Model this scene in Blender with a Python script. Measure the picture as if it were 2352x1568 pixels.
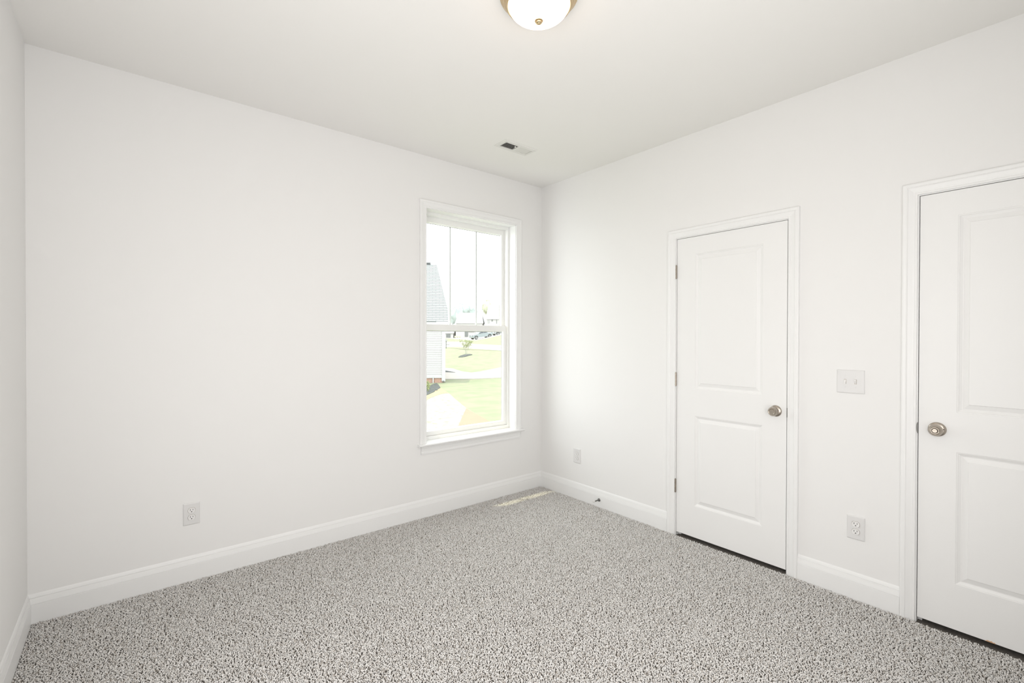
import bpy, math, random
import numpy as np
from mathutils import Vector, Matrix
for o in list(bpy.data.objects): bpy.data.objects.remove(o)
S = bpy.context.scene
C = bpy.data.collections.new('place'); S.collection.children.link(C)
PI = math.pi; R = math.radians

# ------------------------------------------------------------ camera, world, lights
CX, CY, CZ = -2.94264, -3.16347, 1.35725
YAW, PITCH, ROLL, FPX = 0.686366, -0.0071324, 0.0020208, 1072.33
W, H, YB = 3.3212, 2.74, -3.56              # room width, ceiling height, y of the wall behind the camera
fw = Vector((math.sin(YAW)*math.cos(PITCH), math.cos(YAW)*math.cos(PITCH), math.sin(PITCH)))
r0 = Vector((math.cos(YAW), -math.sin(YAW), 0)); u0 = r0.cross(fw)
rt = r0*math.cos(ROLL)+u0*math.sin(ROLL); up = rt.cross(fw)
cam = bpy.data.objects.new('camera', bpy.data.cameras.new('camera')); C.objects.link(cam)
cam.data.sensor_width = 36; cam.data.lens = 36*FPX/2352; cam.data.clip_start = .02; cam.data.clip_end = 900
M = Matrix((rt, up, -fw)).transposed().to_4x4(); M.translation = (CX, CY, CZ); cam.matrix_world = M
S.camera = cam

SKY = 5.0
w = bpy.data.worlds.new('sky'); S.world = w; w.use_nodes = True
bg = w.node_tree.nodes['Background']; bg.inputs[0].default_value = (.96, .985, 1, 1); bg.inputs[1].default_value = SKY

def lamp(name, kind, loc, power, color, rot=None, **k):
    d = bpy.data.lights.new(name, kind); o = bpy.data.objects.new(name, d); C.objects.link(o)
    o.location = loc; d.energy = power; d.color = color
    for a, b in k.items(): setattr(d, a, b)
    if rot is not None: o.rotation_euler = rot
    return o
sun = lamp('sun', 'SUN', (0, 0, 20), 3.6, (1, .93, .62), angle=R(.6))
sun.rotation_euler = Vector((.25, -.167, -1)).to_track_quat('-Z', 'Y').to_euler()
# two added fill lights, out of view near the camera and tipped up
soft = lamp('rear_fill', 'AREA', (-2.15, YB+.25, 1.15), 26, (1, .99, .985), shape='RECTANGLE', size=2.1, size_y=1.5)
soft.rotation_euler = Vector((0.0, 1, .14)).to_track_quat('-Z', 'Y').to_euler()
side = lamp('side_fill', 'AREA', (-W+.26, -2.38, 1.15), 26, (1, .99, .985), shape='RECTANGLE', size=1.9, size_y=1.7)
side.rotation_euler = Vector((1, 0.25, .16)).to_track_quat('-Z', 'Y').to_euler()
port = lamp('window_portal', 'AREA', (-.7535, .20, 1.45), 1, (1, 1, 1), shape='RECTANGLE', size=.86, size_y=1.78)
port.rotation_euler = (R(-90), 0, 0); port.data.cycles.is_portal = True
S.view_settings.view_transform = 'Standard'; S.view_settings.look = 'None'
S.view_settings.gamma = 1; S.view_settings.use_curve_mapping = False
S.view_settings.exposure = -0.14

# ------------------------------------------------------------ materials
def mat(name, col, rough=.6, metal=0, noise=None, bump=None, emit=None, spec=.5):
    """noise = (scale, second colour, contrast low, high); bump = (scale, strength, distance)"""
    m = bpy.data.materials.new(name); m.use_nodes = True; nt = m.node_tree; b = nt.nodes['Principled BSDF']
    b.inputs['Base Color'].default_value = (*col, 1); b.inputs['Roughness'].default_value = rough
    b.inputs['Metallic'].default_value = metal; b.inputs['Specular IOR Level'].default_value = spec
    tc = nt.nodes.new('ShaderNodeTexCoord')
    if noise:
        n = nt.nodes.new('ShaderNodeTexNoise'); n.inputs['Scale'].default_value = noise[0]; n.inputs['Detail'].default_value = 5
        nt.links.new(tc.outputs['Object'], n.inputs['Vector'])
        cr = nt.nodes.new('ShaderNodeValToRGB'); cr.color_ramp.elements[0].position = noise[2]; cr.color_ramp.elements[1].position = noise[3]
        cr.color_ramp.elements[0].color = (*noise[1], 1); cr.color_ramp.elements[1].color = (*col, 1)
        nt.links.new(n.outputs['Fac'], cr.inputs['Fac']); nt.links.new(cr.outputs['Color'], b.inputs['Base Color'])
    if bump:
        n = nt.nodes.new('ShaderNodeTexNoise'); n.inputs['Scale'].default_value = bump[0]; n.inputs['Detail'].default_value = 3
        nt.links.new(tc.outputs['Object'], n.inputs['Vector'])
        bp = nt.nodes.new('ShaderNodeBump'); bp.inputs['Strength'].default_value = bump[1]; bp.inputs['Distance'].default_value = bump[2]
        nt.links.new(n.outputs['Fac'], bp.inputs['Height']); nt.links.new(bp.outputs['Normal'], b.inputs['Normal'])
    if emit:
        b.inputs['Emission Color'].default_value = (*emit[:3], 1); b.inputs['Emission Strength'].default_value = emit[3]
    return m
Mt = {}
Mt['wall'] = mat('wall_paint', (.86, .853, .842), .75, bump=(260, .06, .001), spec=.3)
Mt['ceil'] = mat('ceiling_paint', (.885, .873, .85), .85, bump=(200, .08, .001), spec=.2)
Mt['trim'] = mat('trim_paint', (.88, .878, .87), .38, bump=(60, .03, .0005))
Mt['door'] = mat('door_paint', (.87, .865, .855), .45, bump=(90, .04, .0005))
Mt['vinyl'] = mat('window_vinyl', (.88, .88, .86), .35, bump=(40, .02, .0005))
Mt['shadow_gasket'] = mat('grey_shadow_gasket', (.30, .30, .28), .7, noise=(40, (.26, .26, .24), .3, .7))
Mt['muntin'] = mat('muntin_grey', (.82, .82, .83), .4, noise=(40, (.80, .80, .81), .3, .7))
Mt['plate'] = mat('plate_plastic', (.765, .757, .75), .3, bump=(80, .01, .0002))
Mt['socket'] = mat('socket_plastic', (.84, .83, .82), .3, bump=(80, .01, .0002))
Mt['dark'] = mat('dark_slot', (.012, .011, .010), .7, noise=(50, (.02, .018, .015), .3, .7))
Mt['nickel'] = mat('satin_nickel', (.49, .44, .385), .27, 1, noise=(30, (.44, .39, .335), .3, .7))
Mt['hinge'] = mat('hinge_nickel', (.42, .37, .32), .33, 1, noise=(60, (.34, .30, .26), .3, .7))
Mt['brass'] = mat('antique_brass', (.66, .52, .33), .25, 1, noise=(25, (.60, .46, .28), .3, .7))
Mt['steel'] = mat('dark_steel', (.20, .20, .19), .35, .9, noise=(80, (.14, .14, .13), .3, .7))
Mt['rubber'] = mat('white_rubber', (.80, .79, .77), .6, noise=(80, (.76, .75, .73), .3, .7))
Mt['vent'] = mat('vent_enamel', (.78, .77, .74), .45, bump=(80, .01, .0002))
Mt['shade'] = mat('opal_glass', (.9, .88, .84), .25, emit=(1, .64, .40, 6.5), noise=(8, (.88, .86, .82), .3, .7))
Mt['chip'] = mat('bare_wood', (.74, .48, .30), .8, noise=(200, (.62, .38, .22), .3, .7))
Mt['subfloor'] = mat('carpet_backing', (.22, .20, .175), 1, noise=(90, (.15, .135, .12), .3, .7))
# outdoors
Mt['lawn'] = mat('lawn_grass', (.255, .256, .185), .95, noise=(1.4, (.205, .24, .152), .35, .68), spec=.1)
Mt['lime'] = mat('dry_grass', (.225, .222, .168), .95, noise=(.6, (.21, .215, .15), .35, .65), spec=.1)
Mt['concrete'] = mat('concrete', (.46, .43, .40), .9, noise=(1.5, (.42, .395, .36), .3, .7), spec=.1)
Mt['sand'] = mat('pale_straw', (.29, .285, .265), .95, noise=(5, (.205, .205, .165), .32, .46), spec=.1)
Mt['straw'] = mat('yellow_straw', (.31, .28, .195), .95, noise=(2.5, (.26, .215, .15), .3, .6), spec=.1)
Mt['clay'] = mat('red_clay', (.265, .205, .155), .95, noise=(1.5, (.27, .225, .168), .3, .7), spec=.1)
Mt['mulch'] = mat('dark_mulch', (.085, .09, .09), 1, noise=(6, (.05, .055, .055), .35, .65), spec=.1)
Mt['siding'] = mat('white_siding', (.48, .472, .465), .6, noise=(4, (.47, .462, .455), .3, .7))
Mt['wtrim'] = mat('exterior_white', (.5, .5, .5), .5, noise=(4, (.48, .48, .48), .3, .7))
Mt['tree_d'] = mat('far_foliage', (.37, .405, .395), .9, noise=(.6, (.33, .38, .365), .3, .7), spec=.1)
Mt['tree_y'] = mat('yellow_foliage', (.44, .44, .35), .9, noise=(.6, (.38, .39, .29), .3, .7), spec=.1)
Mt['leaf'] = mat('young_leaves', (.33, .36, .16), .8, noise=(3, (.22, .27, .11), .3, .7), spec=.2)
Mt['bark'] = mat('bark', (.32, .30, .27), .9, noise=(6, (.24, .22, .2), .3, .7))
Mt['truck'] = mat('pale_blue_paint', (.235, .27, .28), .35, .1, noise=(2, (.22, .255, .265), .3, .7))
Mt['car'] = mat('silver_paint', (.22, .235, .24), .35, .2, noise=(2, (.20, .215, .22), .3, .7))
Mt['tint'] = mat('tinted_glass', (.09, .10, .11), .15, noise=(2, (.07, .08, .09), .3, .7))
Mt['tyre'] = mat('tyre_rubber', (.08, .085, .085), .8, noise=(6, (.06, .06, .06), .3, .7))
Mt['rim'] = mat('alloy_rim', (.22, .23, .23), .4, .3, noise=(6, (.19, .20, .20), .3, .7))
Mt['greyd'] = mat('grey_door', (.17, .18, .175), .6, noise=(3, (.15, .16, .155), .3, .7))
Mt['paleroof'] = mat('pale_roof', (.39, .39, .39), .9, noise=(2, (.36, .36, .36), .3, .7))

def glass_mat():
    m = bpy.data.materials.new('window_glass'); m.use_nodes = True; nt = m.node_tree; nt.nodes.clear()
    o = nt.nodes.new('ShaderNodeOutputMaterial'); mx = nt.nodes.new('ShaderNodeMixShader'); t = nt.nodes.new('ShaderNodeBsdfTransparent')
    g = nt.nodes.new('ShaderNodeBsdfGlossy'); g.inputs['Roughness'].default_value = .0
    lw = nt.nodes.new('ShaderNodeLayerWeight'); lw.inputs['Blend'].default_value = .5
    pw = nt.nodes.new('ShaderNodeMath'); pw.operation = 'POWER'; pw.inputs[1].default_value = 5; nt.links.new(lw.outputs['Facing'], pw.inputs[0])
    f = nt.nodes.new('ShaderNodeMath'); f.operation = 'MULTIPLY_ADD'; f.inputs[1].default_value = .45; f.inputs[2].default_value = .02; nt.links.new(pw.outputs[0], f.inputs[0])
    t.inputs[0].default_value = (.97, .985, .975, 1)
    nt.links.new(f.outputs[0], mx.inputs[0]); nt.links.new(t.outputs[0], mx.inputs[1]); nt.links.new(g.outputs[0], mx.inputs[2])
    nt.links.new(mx.outputs[0], o.inputs[0]); return m
Mt['glass'] = glass_mat()

def line_mat(name, col, dark, pitch, axis='Z', duty=.16, brick=None):
    """courses of siding or shingles as a wave along an axis, with the shadowed lap cut as relief elsewhere"""
    m = bpy.data.materials.new(name); m.use_nodes = True; nt = m.node_tree; b = nt.nodes['Principled BSDF']
    b.inputs['Roughness'].default_value = .85; b.inputs['Specular IOR Level'].default_value = .1
    tc = nt.nodes.new('ShaderNodeTexCoord'); br = nt.nodes.new('ShaderNodeTexBrick')
    mp = nt.nodes.new('ShaderNodeMapping'); mp.inputs['Rotation'].default_value = (R(90), 0, 0)
    nt.links.new(tc.outputs['Object'], mp.inputs['Vector']); nt.links.new(mp.outputs['Vector'], br.inputs['Vector'])
    br.inputs['Color1'].default_value = (*col, 1); br.inputs['Color2'].default_value = (*(brick or col), 1); br.inputs['Mortar'].default_value = (*dark, 1)
    br.inputs['Scale'].default_value = 1; br.inputs['Row Height'].default_value = pitch; br.inputs['Brick Width'].default_value = pitch*2.6
    br.inputs['Mortar Size'].default_value = pitch*duty
    nt.links.new(br.outputs['Color'], b.inputs['Base Color']); return m
Mt['brick'] = line_mat('red_brick', (.34, .19, .145), (.36, .27, .22), .09, brick=(.36, .215, .16))

# everything outdoors is a little darker than a first guess
for k_ in ('lawn', 'lime', 'concrete', 'sand', 'straw', 'clay', 'siding', 'wtrim', 'paleroof', 'leaf', 'greyd'):
    for n_ in Mt[k_].node_tree.nodes:
        if n_.type == 'VALTORGB':
            for e_ in n_.color_ramp.elements: e_.color = [c_*.8 for c_ in e_.color[:3]]+[1]

# ------------------------------------------------------------ mesh helpers
class MB:
    def __init__(s): s.v = []; s.f = []; s.sm = []
    def add(s, vs, fs, smooth=False):
        n = len(s.v); s.v += [tuple(v) for v in vs]; s.f += [tuple(n+i for i in f) for f in fs]; s.sm += [smooth]*len(fs); return s
    def box(s, x0, x1, y0, y1, z0, z1, bev=0):
        if bev:
            b = bev; X = (x0, x1); Y = (y0, y1); Z = (z0, z1); vs = []; idx = {}
            for i in (0, 1):
                for j in (0, 1):
                    for k in (0, 1):
                        p = (X[i], Y[j], Z[k]); q = (b*(1-2*i), b*(1-2*j), b*(1-2*k))
                        for a in range(3):
                            v = [p[t]+(q[t] if t != a else 0) for t in range(3)]; idx[(i, j, k, a)] = len(vs); vs.append(v)
            fs = []
            for a in range(3):
                o1, o2 = [t for t in range(3) if t != a]
                for e in (0, 1):
                    def K(p, q):
                        c = [0, 0, 0]; c[a] = e; c[o1] = p; c[o2] = q; return idx[(*c, a)]
                    fs.append((K(0, 0), K(1, 0), K(1, 1), K(0, 1)))
            for a in range(3):                       # edge strips run along axis a
                o1, o2 = [t for t in range(3) if t != a]
                for p in (0, 1):
                    for q in (0, 1):
                        def L(e, ax):
                            c = [0, 0, 0]; c[a] = e; c[o1] = p; c[o2] = q; return idx[(*c, ax)]
                        fs.append((L(0, o1), L(1, o1), L(1, o2), L(0, o2)))
            for i in (0, 1):
                for j in (0, 1):
                    for k in (0, 1): fs.append((idx[(i, j, k, 0)], idx[(i, j, k, 1)], idx[(i, j, k, 2)]))
            return s.add(vs, fs)
        return s.add([(x0, y0, z0), (x1, y0, z0), (x1, y1, z0), (x0, y1, z0), (x0, y0, z1), (x1, y0, z1), (x1, y1, z1), (x0, y1, z1)],
                     [(0, 3, 2, 1), (4, 5, 6, 7), (0, 1, 5, 4), (1, 2, 6, 5), (2, 3, 7, 6), (3, 0, 4, 7)])
    def lathe(s, prof, center, axis='z', n=40, smooth=True, cap=True):
        """prof = (radius, height along axis)"""
        cx, cy, cz = center; vs = []
        for r, h in prof:
            for i in range(n):
                a = 2*PI*i/n; c, d = r*math.cos(a), r*math.sin(a)
                vs.append((cx+c, cy+d, cz+h) if axis == 'z' else (cx+c, cy+h, cz+d) if axis == 'y' else (cx+h, cy+c, cz+d))
        fs = [(j*n+i, j*n+(i+1) % n, (j+1)*n+(i+1) % n, (j+1)*n+i) for j in range(len(prof)-1) for i in range(n)]
        if cap: fs += [tuple(range(n)), tuple(range((len(prof)-1)*n, len(prof)*n))]
        return s.add(vs, fs, smooth)
    def sweep_u(s, x0, x1, z0, z1, prof, z0b=None):
        """moulding up, over and down around an opening; prof = (t outward, h out of the wall)"""
        vs = []; n = len(prof)
        for t, h in prof: vs += [(x0-t, -h, z0), (x0-t, -h, z1+t), (x1+t, -h, z1+t), (x1+t, -h, z0)]
        fs = [(4*i+j, 4*i+j+1, 4*(i+1)+j+1, 4*(i+1)+j) for i in range(n-1) for j in range(3)]
        fs += [tuple(4*i for i in range(n)), tuple(4*i+3 for i in range(n))]
        return s.add(vs, fs)
    def extrude_x(s, prof, x0, x1):
        """prof = (y, z) closed"""
        n = len(prof); vs = [(x0, y, z) for y, z in prof]+[(x1, y, z) for y, z in prof]
        fs = [(i, (i+1) % n, n+(i+1) % n, n+i) for i in range(n)]+[tuple(range(n)), tuple(range(n, 2*n))]
        return s.add(vs, fs)
    def extrude_y(s, prof, y0, y1):
        """prof = (x, z) closed"""
        n = len(prof); vs = [(x, y0, z) for x, z in prof]+[(x, y1, z) for x, z in prof]
        fs = [(i, (i+1) % n, n+(i+1) % n, n+i) for i in range(n)]+[tuple(range(n)), tuple(range(n, 2*n))]
        return s.add(vs, fs)
    def frame(s, x0, x1, z0, z1, wl, wr, wb, wt, y0, y1, bead=0):
        """rectangular frame, front at y0; bead = depth of the sloped glazing bead on the inner edge"""
        for a in ((x0, x0+wl, z0, z1), (x1-wr, x1, z0, z1), (x0+wl, x1-wr, z0, z0+wb), (x0+wl, x1-wr, z1-wt, z1)):
            s.box(a[0], a[1], y0, y1, a[2], a[3])
        return s
    def tube(s, pts, r, n=8):
        vs = []; P = [Vector(p) for p in pts]; rr = r if isinstance(r, (list, tuple)) else [r]*len(P)
        for i, p in enumerate(P):
            t = (P[min(i+1, len(P)-1)]-P[max(i-1, 0)]).normalized(); a = t.orthogonal().normalized(); b = t.cross(a)
            for k in range(n): vs.append(p+(a*math.cos(2*PI*k/n)+b*math.sin(2*PI*k/n))*rr[i])
        fs = [(j*n+i, j*n+(i+1) % n, (j+1)*n+(i+1) % n, (j+1)*n+i) for j in range(len(P)-1) for i in range(n)]
        fs += [tuple(range(n)), tuple(range((len(P)-1)*n, len(P)*n))]
        return s.add(vs, fs, True)
    def build(s, name, m, parent=None, loc=None, rz=0):
        me = bpy.data.meshes.new(name); me.from_pydata(s.v, [], s.f); me.materials.append(m)
        me.polygons.foreach_set('use_smooth', s.sm)
        import bmesh
        b = bmesh.new(); b.from_mesh(me); bmesh.ops.recalc_face_normals(b, faces=b.faces); b.to_mesh(me); b.free()
        if any(s.sm):
            try: me.set_sharp_from_angle(angle=R(38))
            except Exception: pass
        o = bpy.data.objects.new(name, me); C.objects.link(o)
        if parent: o.parent = parent
        if loc is not None: o.location = loc
        o.rotation_euler[2] = rz
        return o
def tag(o, label, cat, group=None, kind=None):
    if label: o['label'] = label
    if cat: o['category'] = cat
    if group: o['group'] = group
    if kind: o['kind'] = kind
    return o
def empty(name, loc, rz=0):
    o = bpy.data.objects.new(name, None); C.objects.link(o); o.location = loc; o.rotation_euler[2] = rz; o.empty_display_size = .1; return o
def children(o): return [c for c in C.objects if c.parent == o]
def copy_tree(o, parent=None):
    c = o.copy(); C.objects.link(c); c.parent = parent
    for ch in children(o): copy_tree(ch, c)
    return c

# ------------------------------------------------------------ room shell (local y points into the wall, x to the right)
def struct(o, label, cat): return tag(o, label, cat, kind='structure')
struct(MB().box(-W-.3, .6, YB-.3, .17, -.25, -.014).build('floor', Mt['subfloor']), 'carpet backing on the bedroom floor', 'floor')
struct(MB().box(-W-.2, .35, YB-.2, .172, H, H+.15).build('ceiling', Mt['ceil']), 'flat off-white bedroom ceiling', 'ceiling')
struct(MB().box(-W-.15, -W, YB-.15, .17, -.014, H).build('wall_left', Mt['wall']), 'white wall at the far left edge', 'wall')
struct(MB().box(-W, .16, YB-.15, YB, -.014, H).build('wall_front', Mt['wall']), 'white wall behind the camera', 'wall')
WX0, WX1, WZ0, WZ1 = -1.197, -.310, .555, 2.348      # window opening
b = MB()
for x0, x1, z0, z1 in ((-W, WX0, -.014, H), (WX1, .16, -.014, H), (WX0, WX1, -.014, WZ0-.02), (WX0, WX1, WZ1, H)): b.box(x0, x1, 0, .17, z0, z1)
struct(b.build('wall_back', Mt['wall']), 'white wall with the window in it', 'wall')
# right wall with two door openings, built in its own frame: local x = -world y
D1, W1, D2, W2, DH = 1.380, .702, 2.667, .762, 2.042
b = MB(); JB = .021
for x0, x1, z0, z1 in ((0, D1-JB, -.014, H), (D1+W1+JB, D2-JB, -.014, H), (D2+W2+JB, -YB, -.014, H), (D1-JB, D1+W1+JB, DH+JB, H), (D2-JB, D2+W2+JB, DH+JB, H)):
    b.box(x0, x1, 0, .12, z0, z1)
b.box(0, -YB, .12, .16, -.014, H)
struct(b.build('wall_right', Mt['wall'], loc=(0, 0, 0), rz=R(-90)), 'white wall with two doors in it', 'wall')

BP = [(0, -.012), (-.0145, -.012), (-.0145, .0835), (-.0135, .0845), (-.0105, .0848), (-.0105, .0872), (-.0130, .0880), (-.0098, .105), (-.0085, .1138), (-.0048, .1142), (-.0048, .1168), (-.0066, .1175), (-.0042, .127), (-.001, .133), (0, .133)]
def base(x0, x1, loc, rz, label, side):
    struct(MB().extrude_x(BP, x0, x1).build('baseboard_'+side, Mt['trim'], loc=loc, rz=rz), label, 'baseboard')
base(-W, 0, (0, 0, 0), 0, 'white baseboard under the window wall', 'back')
base(0, D1-.065, (0, 0, 0), R(-90), 'white baseboard between the far corner and the narrow door', 'right')
base(D1+W1+.065, D2-.065, (0, 0, 0), R(-90), 'short white baseboard between the two doors', 'right')
base(YB, 0, (-W, 0, 0), R(90), 'white baseboard at the left edge', 'left')

# ------------------------------------------------------------ window
win = empty('window_1', ((WX0+WX1)/2, 0, WZ0)); struct(win, 'white double-hung window with two muntins in its upper sash', 'window')
wc = Vector(win.location)
def wpart(name, mb, m, parent=win):
    mb.v = [(x-wc.x, y-wc.y, z-wc.z) for x, y, z in mb.v]; return mb.build(name, m, parent)
CP = [(0, 0), (0, .009), (.003, .0105), (.008, .0105), (.010, .0085), (.018, .0095), (.034, .0135), (.038, .0165), (.041, .0155), (.050, .0165), (.055, .0155), (.057, .012), (.057, 0)]
cas = [(t, h) for t, h in CP]
wpart('window_casing', MB().sweep_u(WX0, WX1, WZ0, WZ1, cas), Mt['trim'])
b = MB(); t = .012                                                  # jamb lining between the casing and the vinyl frame
b.box(WX0, WX0+.004, -.001, .088, WZ0, WZ1); b.box(WX1-.004, WX1, -.001, .088, WZ0, WZ1); b.box(WX0, WX1, -.001, .088, WZ1-.004, WZ1)
wpart('jamb_lining', b, Mt['trim'])
# stool with a rounded nose and horns, apron below
sp = [(.088, WZ0-.019), (-.030, WZ0-.019), (-.036, WZ0-.015), (-.038, WZ0-.009), (-.036, WZ0-.003), (-.030, WZ0), (.088, WZ0)]
b = MB().extrude_x(sp, WX0, WX1); hp = [(0, z) if y > 0 else (y, z) for y, z in sp]
b.extrude_x(hp, WX0-.072, WX0); b.extrude_x(hp, WX1, WX1+.108-.030)
wpart('window_sill', b, Mt['trim'])
ap = [(0, WZ0-.019), (-.0165, WZ0-.019), (-.0165, WZ0-.030), (-.013, WZ0-.034), (-.010, WZ0-.050), (-.0085, WZ0-.062), (-.0105, WZ0-.066), (-.010, WZ0-.078), (0, WZ0-.079)]
wpart('apron', MB().extrude_x(ap, WX0-.045, WX1+.045), Mt['trim'])
fr = MB(); F0, F1 = WX0+.004, WX1-.004
fr.frame(F0, F1, WZ0, WZ1-.004, .020, .020, .029, .022, .086, .172)
fr.frame(F0+.020, F1-.020, WZ0+.029, WZ1-.026, .008, .008, .004, .006, .130, .150)   # parting stop
wpart('window_frame', fr, Mt['vinyl'])
def sash(name, x0, x1, z0, z1, wl, wb, wt, y0, dep, muntins=()):
    b = MB().frame(x0, x1, z0, z1, wl, wl, wb, wt, y0, y0+dep)
    # glazing bead: sloped faces from the front edge back to the pane
    a0, a1, c0, c1 = x0+wl, x1-wl, z0+wb, z1-wt; i = .007; g = y0+dep*.62
    o_ = [(a0, y0+.003, c0), (a1, y0+.003, c0), (a1, y0+.003, c1), (a0, y0+.003, c1)]; n_ = [(a0+i, g, c0+i), (a1-i, g, c0+i), (a1-i, g, c1-i), (a0+i, g, c1-i)]
    b.add(o_+n_, [(k, (k+1) % 4, 4+(k+1) % 4, 4+k) for k in range(4)])
    s_ = wpart(name, b, Mt['vinyl'])
    wpart('glass_pane', MB().box(a0, a1, g, g+.004, c0, c1), Mt['glass'], s_)
    wpart('shadow_gasket', MB().frame(a0+i-.001, a1-i+.001, c0+i-.001, c1-i+.001, .0025, .0025, .0012, .0035, g-.0006, g+.0006), Mt['shadow_gasket'], s_)  # grey gasket strip that also paints the thin shadow gap round the pane
    for x in muntins: wpart('muntin', MB().box(x-.0075, x+.0075, g+.005, g+.011, c0, c1), Mt['muntin'], s_)
    return s_
sash('upper_sash', F0+.028, F1-.028, 1.432, WZ1-.032, .026, .030, .036, .132, .034, (-.7535-.1318, -.7535+.1318))
sash('lower_sash', F0+.020, F1-.020, WZ0+.030, 1.466, .034, .034, .046, .100, .032)
# unseen eave board added above the window, depth set to cut the sun strip
b = MB().box(-W-.3, 1.2, .17, .185, 2.52, 2.56); b.box(-W-.3, 1.2, .17, .20, 2.44, 2.72)
struct(b.build('sun_cut_eave', Mt['wtrim']), 'unseen eave board added outside above the window to cut the sun', 'eave')

# ------------------------------------------------------------ doors (local frame of the right wall)
def panel_door(w, zb, zt):
    """leaf face with two raised panels; y=0 is the face, +y into the wall"""
    b = MB(); y0 = .001; st = .1335; xs = [0, st, w-st, w]; zs = [zb, .2265, .836, 1.018, 1.9275, zt]
    def q(x0, x1, z0, z1): b.add([(x0, y0, z0), (x1, y0, z0), (x1, y0, z1), (x0, y0, z1)], [(0, 1, 2, 3)])
    for i in range(3):
        for j in range(5):
            if i == 1 and j in (1, 3): continue
            q(xs[i], xs[i+1], zs[j], zs[j+1])
    prof = [(0, 0), (.0015, .0015), (.005, .002), (.0075, .0045), (.016, .0085), (.020, .0085), (.0225, .0075), (.0385, .003), (.041, .0005)]
    for z0, z1 in ((zs[1], zs[2]), (zs[3], zs[4])):
        L = []
        for i, d in prof: L.append([(st+i, y0+d, z0+i), (w-st-i, y0+d, z0+i), (w-st-i, y0+d, z1-i), (st+i, y0+d, z1-i)])
        for a, c in zip(L, L[1:]): b.add(a+c, [(k, (k+1) % 4, 4+(k+1) % 4, 4+k) for k in range(4)])
        b.add(L[-1], [(0, 1, 2, 3)])
    y1 = y0+.035
    b.add([(0, y0, zb), (w, y0, zb), (w, y1, zb), (0, y1, zb), (0, y0, zt), (w, y0, zt), (w, y1, zt), (0, y1, zt)],
          [(0, 1, 2, 3), (4, 5, 6, 7), (1, 2, 6, 5), (0, 3, 7, 4), (2, 3, 7, 6)])
    return b
def knob(parent, x, z, turn):
    k = MB().lathe([(.0335, 0), (.0335, -.002), (.0325, -.0045), (.029, -.0075), (.024, -.0095), (.016, -.011), (.0125, -.012)], (x, .001, z), 'y', 48).build('rosette', Mt['nickel'], parent)
    k.name = 'door_knob'
    MB().lathe([(.0115, -.011), (.0110, -.022), (.0125, -.026), (.018, -.029), (.0245, -.033), (.0270, -.038), (.0268, -.044), (.0245, -.050), (.0205, -.0555), (.0185, -.0585),
                (.0172, -.0595), (.0160, -.0590), (.0145, -.0575)]+([] if not turn else [(.0125, -.0575), (.0122, -.0500)]), (x, .001, z), 'y', 48).build('grip', Mt['nickel'], k)
    if turn:
        MB().lathe([(.0121, -.050), (.0121, -.0508)], (x, .001, z), 'y', 32).build('turn_recess', Mt['dark'], k)
        b = MB().lathe([(.0098, -.050), (.0098, -.0585), (.0085, -.0600)], (x, .001, z), 'y', 32); b.box(x-.0095, x+.0095, -.0625, -.0585, z-.0022, z+.0022, .0005)
        b.build('turn_button', Mt['nickel'], k)
        MB().lathe([(.0022, -.0085), (.0022, -.0105)], (x+.0245, .001, z+.003), 'y', 12).build('release_hole', Mt['dark'], k)
    return k
def make_door(name, label, dist, w, knob_x, hinges, strike_x, turn):
    r = empty(name, (0, -dist, 0), R(-90)); struct(r, label, 'door')
    leaf = panel_door(w, .016, DH).build('door_leaf', Mt['door'], r)
    MB().sweep_u(-.008, w+.008, -.012, DH+.008, CP).build('door_casing', Mt['trim'], r)
    b = MB(); g = .003
    for x0, x1 in ((-.021, -g), (w+g, w+.021)): b.box(x0, x1, 0, .12, -.012, DH+.021)
    b.box(-g, w+g, 0, .12, DH+g, DH+.021)
    for x0, x1 in ((-g, .012), (w-.012, w+g)): b.box(x0, x1, .040, .075, -.012, DH+g)     # stops behind the leaf
    b.box(.012, w-.012, .040, .075, DH-.012, DH+g)
    b.build('door_jamb', Mt['trim'], r)
    knob(r, knob_x, .932, turn)
    if hinges:
        hb = MB()
        for k in range(5): hb.lathe([(.0052, .0008+k*.0178), (.0058, .0014+k*.0178), (.0058, .0170+k*.0178), (.0052, .0176+k*.0178)], (-.0045, -.0050, -.0445), 'z', 16)
        hb.lathe([(.0045, -.003), (.0045, .092)], (-.0045, -.0050, -.0445), 'z', 12)
        hb.box(-.0026, -.0002, -.004, .030, -.0445, .0445)
        for i, z in enumerate((.335, 1.075, 1.818)):
            if i == 0: h = hb.build('hinge', Mt['hinge'], r)
            else: h = h.copy(); C.objects.link(h)
            h.location = (0, 0, z)
    s = 1 if strike_x > 0 else -1
    b = MB(); n = 10; vs = []
    for i in range(n+1):
        a = PI*i/n; vs.append((strike_x+s*(.0005+.0055*math.sin(a)), .929-.028*math.cos(a)))
    b.extrude_y(vs, -.0012, .002); b.build('strike_plate', Mt['steel'], r)
    return r
make_door('door_1', 'narrow white two-panel door near the window corner', D1, W1, .643, True, W1+.002, False)
d2 = make_door('door_2', 'wider white two-panel door cut off by the right edge', D2, W2, .067, False, -.002, True)
b = MB(); pr = [(.232, .0155), (.240, .0215), (.247, .0200), (.252, .0225), (.258, .0185), (.262, .0205), (.265, .0155)]
ch = b.extrude_y(pr, .0002, .004).build('bare_wood_chip', Mt['chip'], d2); ch['label'] = 'orange bare wood where the paint has chipped'

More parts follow.
